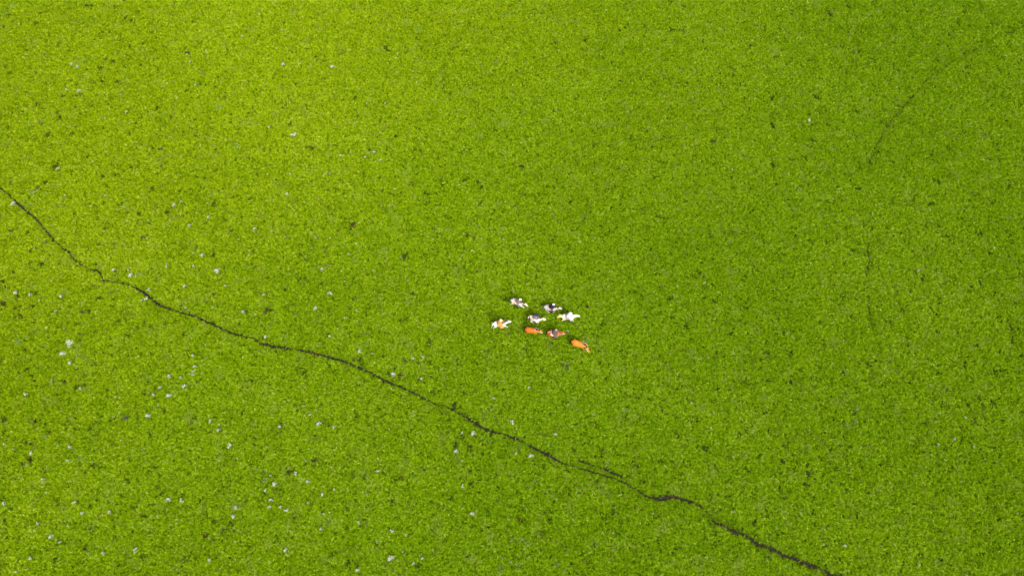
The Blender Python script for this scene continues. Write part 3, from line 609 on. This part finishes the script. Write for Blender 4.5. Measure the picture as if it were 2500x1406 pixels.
    if strap:   # breast strap and crupper
        loops = [[(.12, s * .29, 1.12), (.38, s * .27, 1.12), (.56, s * .19, 1.12), (.74, 0, 1.12)] for s in (1, -1)]
        loops.append([(-.28, .06, 1.36), (-.5, .03, 1.44), (-.72, 0, 1.34)])
        band("breast_strap", loops, .022, strap)
    if blanket_m:
        V, F = [], []; nx, na_ = 8, 12
        for i in range(nx + 1):
            x = -.38 + .70 * i / nx; z, a, r = trunk_at(x); r = max(r, 1.36 - z) if x > .05 else r
            for j in range(na_ + 1):
                an = R(-72 + 144 * j / na_); V.append((x, (a + .035) * math.sin(an), z + (r + .05) * math.cos(an)))
        for i in range(nx):
            for j in range(na_): k = i * (na_ + 1) + j; F.append((k, k + na_ + 1, k + na_ + 2, k + 1))
        link("saddle_blanket", solid("saddle_blanket", V, F, .025, 0), blanket_m, root)
    if saddle_m:
        q = MB(); q.loft([(-.16, 0, 1.42, .13, .05), (0, 0, 1.40, .12, .045), (.16, 0, 1.43, .10, .05)], n=12)
        q.loft([(-.20, -.11, 1.46, .03, .03), (-.21, 0, 1.52, .03, .04), (-.20, .11, 1.46, .03, .03)], lat=(1, 0, 0)); q.loft([(.20, -.07, 1.46, .025, .03), (.22, 0, 1.55, .03, .04), (.20, .07, 1.46, .025, .03)], lat=(1, 0, 0))
        for s in (1, -1): q.loft([(0, s * .16, 1.36, .10, .025), (.03, s * .28, 1.16, .11, .02), (.05, s * .315, .95, .09, .018)], lat=(1, 0, 0))
        sd2 = link("saddle", q.raw("saddle"), saddle_m, root)
        for s in (1, -1):
            u = MB(); u.loft([(.06, s * .33, 1.1, .012, .006), (.10, s * .36, .80, .012, .006)], n=6)
            c = Vector((.10, s * .37, .73)); u.loft([tuple(c + Vector((0, .065 * math.cos(k * .524), .07 * math.sin(k * .524)))) + (.008, .008) for k in range(13)], lat=(1, 0, 0), n=6)
            link("stirrup", u.raw("stirrup"), saddle_m, root)
    return root

# ------------------------------------------------------------------ riders
def rider(skin, jacket_m, trouser_m, boot_m, cap_m, hair_m, lean=35, coat=False, cap='cap', twist=0.0, name="person"):
    le = R(lean); hip = Vector((-.03, 0, 1.52)); tdir = Vector((math.sin(le), 0, math.cos(le)))
    chest = hip + tdir * .32; sh = hip + tdir * .47; neck = hip + tdir * .52; hl = R(lean * .45); hdir = Vector((math.sin(hl), 0, math.cos(hl))); head = neck + hdir * .17
    hands = [Vector((.40, s * .07, 1.50)) for s in (1, -1)]; J = {}
    for s, hnd in zip((1, -1), hands):
        shd = sh + Vector((0, s * .185, -.02)); elb = (shd + hnd) / 2 + Vector((-.09, s * .13, -.10)); knee = Vector((.30, s * .375, 1.22)); ank = Vector((.10, s * .39, .84)); toe = Vector((.26, s * .42, .79))
        J[s] = (shd, elb, hnd, Vector((-.02, s * .11, 1.50)), knee, ank, toe)
    b = MB()
    b.loft([(*hip, .17, .125), (*(hip + tdir * .16), .15, .11), (*chest, .18, .125), (*(sh - tdir * .02), .16, .10)], n=14)
    b.loft([(*(neck - tdir * .06), .062, .062), (*(neck + hdir * .05), .056, .056)])
    b.ball(head, .092, .076, .118, 14); b.loft([(*(head + Vector((.05, 0, -.03))), .045, .045), (*(head + Vector((.065, 0, -.085))), .034, .03)])          # skull, jaw
    b.loft([(*(head + Vector((.085, 0, .015))), .012, .012), (*(head + Vector((.108, 0, -.022))), .016, .014)], n=8)                                        # nose
    for s in (1, -1): b.ball(head + Vector((0, s * .078, -.01)), .022, .012, .032)
    for s in (1, -1):
        shd, elb, hnd, hp, knee, ank, toe = J[s]
        b.loft([(*shd, .058, .058), (*((shd + elb) / 2), .05, .05), (*elb, .042, .042), (*(elb.lerp(hnd, .5)), .036, .036), (*(elb.lerp(hnd, .92)), .026, .03)])
        b.loft([(*(hnd - Vector((.03, 0, 0))), .02, .036), (*(hnd + Vector((.035, 0, 0))), .016, .042)])                                                    # palm
        b.loft([(*hp, .09, .10), (*hp.lerp(knee, .5), .082, .088), (*knee, .06, .062), (*knee.lerp(ank, .4), .055, .06), (*ank, .036, .04), (*toe, .035, .028)])
    me = b.bake("body", .014, 3)
    # five separate fingers on each hand, closed round the reins
    f = MB()
    for s in (1, -1):
        hnd = J[s][2]
        for i, l in enumerate((.034, .038, .036, .028)):
            z = hnd.z + .034 - .022 * i; x = hnd.x + .04
            f.loft([(x, hnd.y, z, .009, .009), (x + l, hnd.y - s * .006, z, .0085, .0085), (x + l * 1.15, hnd.y - s * .034, z - .003, .008, .008), (x + l * .45, hnd.y - s * .046, z - .004, .007, .007)], n=6)
        f.loft([(hnd.x - .015, hnd.y - s * .012, hnd.z + .035, .011, .011), (hnd.x + .02, hnd.y - s * .035, hnd.z + .05, .010, .010), (hnd.x + .048, hnd.y - s * .04, hnd.z + .042, .008, .008)], n=6)
    # eyes and mouth sit in the same surface
    import bmesh
    bm = bmesh.new(); bm.from_mesh(me); fm = f.raw("f"); bm.from_mesh(fm); bm.to_mesh(me); bm.free(); bpy.data.meshes.remove(fm)
    root = bpy.data.objects.new(name, None); COL.objects.link(root); root.empty_display_size = .2
    link("body", me, skin, root)
    e = MB()
    for s in (1, -1): e.ball(head + Vector((.079, s * .032, .012)), .010, .013, .009, 8)
    link("eyes", e.raw("eyes"), hair_m, root)
    # clothes: one shell per garment, ending at neck, cuffs, waist and boot tops
    j = MB(); g = 1.5 if coat else 1.3; ex = .06 if coat else .035
    j.loft([(*(hip - tdir * (.03 if coat else 0)), .17 + ex * 1.4, .125 + ex * 1.4), (*(hip + tdir * .16), .155 + ex * 1.3, .115 + ex * 1.4), (*chest, .18 + ex, .13 + ex), (*(sh - tdir * .01), .165 + ex, .105 + ex)], n=16)
    j.loft([(*(neck - tdir * .05), .078, .078), (*(neck + hdir * .005), .07, .07)])
    for s in (1, -1):
        shd, elb, hnd = J[s][:3]
        j.loft([(*shd, .062 * g, .062 * g), (*((shd + elb) / 2), .055 * g, .055 * g), (*elb, .05 * g, .05 * g), (*(elb.lerp(hnd, .5)), .043 * g, .043 * g), (*(elb.lerp(hnd, .80)), .036 * g, .04 * g)])
        if coat:   # long coat: skirts over the thighs and down past the knee
            hp, knee, ank = J[s][3:6]
            j.loft([(*(hp + Vector((-.08, 0, .02))), .15, .19), (*hp.lerp(knee, .5), .14, .20), (*(knee + Vector((-.06, 0, -.03))), .09, .21), (*(knee.lerp(ank, .55) + Vector((-.04, s * .01, 0))), .06, .20)], lat=(0, 1, 0))
    link("coat" if coat else "jacket", j.bake("jacket", .018, 3), jacket_m, root)
    if coat:
        sb = MB(); c = hip + tdir * .09; u = Vector((math.cos(le), 0, -math.sin(le)))
        sb.loft([tuple(c + Vector((0, 1, 0)) * (.205 * math.cos(k * .4488)) + u * (.17 * math.sin(k * .4488))) + (.03, .012) for k in range(15)], lat=tuple(tdir), n=6); link("sash", sb.raw("sash"), cap_m, root)
    t = MB(); t.loft([(*(hip - tdir * .02), .175, .14), (*(hip + tdir * .07), .165, .13)], n=14)
    for s in (1, -1):
        hp, knee, ank, toe = J[s][3:]
        t.loft([(*hp, .105, .115), (*hp.lerp(knee, .5), .095, .10), (*knee, .073, .075), (*knee.lerp(ank, .45), .062, .068)])
        bt = MB(); bt.loft([(*knee.lerp(ank, .38), .068, .073), (*knee.lerp(ank, .8), .055, .06), (*(ank + Vector((0, 0, -.01))), .05, .055)]); bt.loft([(*(ank + Vector((-.03, 0, -.045))), .045, .035), (*toe.lerp(ank, .4), .046, .038), (*(toe + Vector((.02, 0, -.01))), .04, .03)])
        link("boot", bt.bake("boot", .014, 2), boot_m, root)
    link("trousers", t.bake("trousers", .018, 3), trouser_m, root)
    hr = MB(); hr.ball(head + Vector((-.012, 0, .0)), .094, .083, .108, 12); link("hair", hr.raw("hair"), hair_m, root)
    c = MB(); hx = Vector((math.cos(hl), 0, -math.sin(hl)))
    c.ball(head + hdir * .055, .112, .098, .085, 14)
    if cap == 'cap':
        pk = head + hx * .10 + hdir * .045; c.loft([(*pk, .075, .014), (*(pk + hx * .05 - hdir * .008), .06, .011)], n=12)
    elif cap == 'hat':
        c.ball(head + hdir * .045, .20, .18, .022, 16)
    link("cap" if cap != 'hat' else "hat", c.raw("cap"), cap_m, root)
    return root

SK = mat("skin", (.36, .19, .12), .6)
HAIR = mat("black_hair", (.012, .010, .009), .5)
HOOF = mat("hoof", (.05, .04, .03), .6)
BLACK = mat("black_horsehair", (.010, .009, .008), .6)
CREAMH = mat("cream_horsehair", (.55, .46, .30), .7)
YTAIL = mat("tawny_horsehair", (.50, .30, .08), .7, (6, (.62, .5, .25), .4, .6))
GREYH = mat("grey_horsehair", (.10, .09, .09), .7)
ROPE = mat("pale_rope", (.62, .46, .34), .8)
LEATHER = mat("dark_leather", (.05, .025, .015), .5)
LEATHER2 = mat("brown_leather", (.20, .08, .035), .5)
BOOT = mat("black_boot", (.02, .018, .018), .4)
coat1 = mat("ivory_coat", (.58, .49, .42), .7, (2.2, (.42, .32, .26), .56, .70))
coat2 = mat("grey_coat", (.26, .25, .25), .7, (5, (.38, .37, .36), .42, .60))
coat3 = mat("pinto_coat", (.62, .56, .43), .7, (2.6, (.05, .03, .02), .56, .58))
coat4 = mat("cream_coat", (.66, .62, .50), .7, (1.5, (.58, .52, .28), .45, .6))
coat5 = mat("dappled_coat", (.58, .575, .565), .7, (7, (.22, .21, .22), .57, .64))
coat6 = mat("chestnut_coat", (.39, .110, .013), .5, (3, (.33, .078, .009), .4, .6))
coat7 = mat("red_coat", (.34, .080, .014), .5, (3, (.26, .055, .010), .4, .6))
coat8 = mat("sorrel_coat", (.47, .165, .020), .5, (3, (.39, .12, .015), .4, .62))

def place(o, px, py, zc, deg, scale=1.0):
    x, y = at(px, py, zc * scale); o.location = (x, y, 0); o.rotation_euler = (0, 0, R(deg)); o.scale = (scale,) * 3
GH, GR = "horses crossing the meadow together", "riders crossing the meadow on horseback"
RT = [(.40, .07, 1.50), (.40, -.07, 1.50)]
def pair(spec, px, py, deg, h, r, hl, rl, zc=1.1, sc=1.0):
    ho = horse(**h); place(ho, px, py, zc, deg, sc); ho.scale = (.95 * sc, 1.15 * sc, 1.03 * sc); tag(ho, hl, "horse", GH)
    if r:
        ri = rider(SK, **r); place(ri, px, py, zc, deg, sc); ri.scale = (1.12 * sc,) * 3; ri.location.z = -.15; tag(ri, rl, "person", GR)

c = lambda n_, *a: mat(n_, *a)
pair(1, 1263, 738, -20, dict(coat=coat1, mane_m=mat("umber_horsehair", (.09, .06, .05), .7), tail_m=GREYH, hoof_m=HOOF, pose='reach', yaw=R(-6), tail='hang', saddle_m=LEATHER, blanket_m=striped("taupe_blanket", (.22, .16, .12), (.50, .33, .24), 4), rope_m=LEATHER, reins_to=RT, strap=LEATHER),
     dict(jacket_m=c("taupe_cloth", (.17, .135, .11)), trouser_m=c("slate_cloth", (.12, .14, .20)), boot_m=BOOT, cap_m=c("white_cap", (.80, .78, .78)), hair_m=HAIR, lean=34),
     "ivory horse with brown reins stretched out at the gallop, furthest from the dark trail", "rider in taupe jacket, slate trousers and white cap on the ivory horse")
pair(2, 1344, 752, -9, dict(coat=coat2, mane_m=BLACK, tail_m=GREYH, hoof_m=HOOF, pose='gather', yaw=R(4), tail='hang', saddle_m=LEATHER, blanket_m=striped("red_blanket", (.25, .06, .07), (.40, .33, .33), 9), rope_m=ROPE, reins_to=RT),
     dict(jacket_m=c("black_cloth", (.018, .018, .026)), trouser_m=c("dark_brown_cloth", (.07, .045, .045)), boot_m=BOOT, cap_m=c("white_cap_b", (.82, .82, .86)), hair_m=HAIR, lean=26),
     "grey horse with black mane and red striped blanket", "rider in black jacket and white cap on the grey horse")
pair(3, 1305, 778, -10, dict(coat=coat3, mane_m=BLACK, tail_m=BLACK, hoof_m=HOOF, pose='gather', yaw=R(2), tail='hang', saddle_m=LEATHER2, blanket_m=striped("grey_blanket", (.20, .18, .19), (.38, .30, .26), 5), rope_m=ROPE, reins_to=RT, strap=ROPE),
     dict(jacket_m=c("grey_cloth", (.17, .155, .165)), trouser_m=c("pale_blue_cloth", (.42, .47, .58)), boot_m=BOOT, cap_m=c("charcoal_cap", (.035, .033, .045)), hair_m=HAIR, lean=24, cap='hat'),
     "cream horse with dark brown patches and black tail", "rider in grey jacket, pale blue trousers and charcoal hat on the patched cream horse")
pair(4, 1387, 774, -3, dict(coat=coat4, mane_m=mat("straw_horsehair", (.72, .66, .40), .7), tail_m=YTAIL, hoof_m=HOOF, pose='stride', yaw=R(6), tail='stream', saddle_m=LEATHER, blanket_m=striped("umber_blanket", (.12, .09, .09), (.32, .26, .25), 7), rope_m=None),
     dict(jacket_m=c("lilac_white_cloth", (.62, .58, .64)), trouser_m=c("grey_trouser_cloth", (.30, .29, .34)), boot_m=BOOT, cap_m=c("white_cap_c", (.80, .82, .84)), hair_m=HAIR, lean=20),
     "white horse with straw coloured neck and tawny streaming tail", "rider in white jacket, grey trousers and white cap on the white horse with tawny tail")
pair(5, 1220, 791, 3, dict(coat=coat5, mane_m=GREYH, tail_m=CREAMH, hoof_m=HOOF, pose='reach', yaw=R(10), tail='hang', saddle_m=LEATHER2, blanket_m=striped("tan_blanket", (.40, .22, .08), (.25, .11, .05), 4), rope_m=ROPE, reins_to=RT),
     dict(jacket_m=c("ochre_cloth", (.46, .25, .07), .9, (5, (.36, .18, .05), .4, .6)), trouser_m=c("rust_cloth", (.22, .09, .05)), boot_m=BOOT, cap_m=c("cream_cap", (.62, .60, .52)), hair_m=HAIR, lean=14, coat=True),
     "white horse dappled with grey, leftmost of the group", "rider in long ochre coat and cream cap on the dappled white horse")
pair(6, 1298, 806, -6, dict(coat=coat6, mane_m=mat("dark_brown_horsehair", (.05, .018, .010), .6), tail_m=BLACK, hoof_m=HOOF, pose='stride', yaw=R(-8), drop=.16, tail='hang', rope_m=ROPE), None,
     "riderless chestnut horse with black tail, between the dappled horse and the dark-coated rider", None)
pair(7, 1352, 814, -4, dict(coat=coat7, mane_m=mat("rust_horsehair", (.30, .07, .02), .6), tail_m=BLACK, hoof_m=HOOF, pose='gather', yaw=R(3), drop=.10, tail='hang', saddle_m=LEATHER, blanket_m=striped("cream_blanket", (.60, .48, .40), (.45, .28, .2), 3), rope_m=ROPE, reins_to=RT, strap=ROPE),
     dict(jacket_m=c("umber_cloth", (.085, .052, .045), .9, (6, (.12, .075, .06), .4, .6)), trouser_m=c("umber_trouser_cloth", (.06, .04, .035)), boot_m=BOOT, cap_m=c("tan_cap", (.32, .19, .13)), hair_m=HAIR, lean=18, coat=True),
     "red-brown saddled horse carrying the rider in the dark brown coat", "rider in long dark brown coat and tan cap on the red-brown horse")
pair(8, 1413, 839, -17, dict(coat=coat8, mane_m=BLACK, tail_m=BLACK, hoof_m=HOOF, pose='stride', yaw=R(-30), drop=.20, tail='hang', rope_m=ROPE), None,
     "riderless orange sorrel horse with neck turned down, closest to the dark trail", None, sc=1.12)
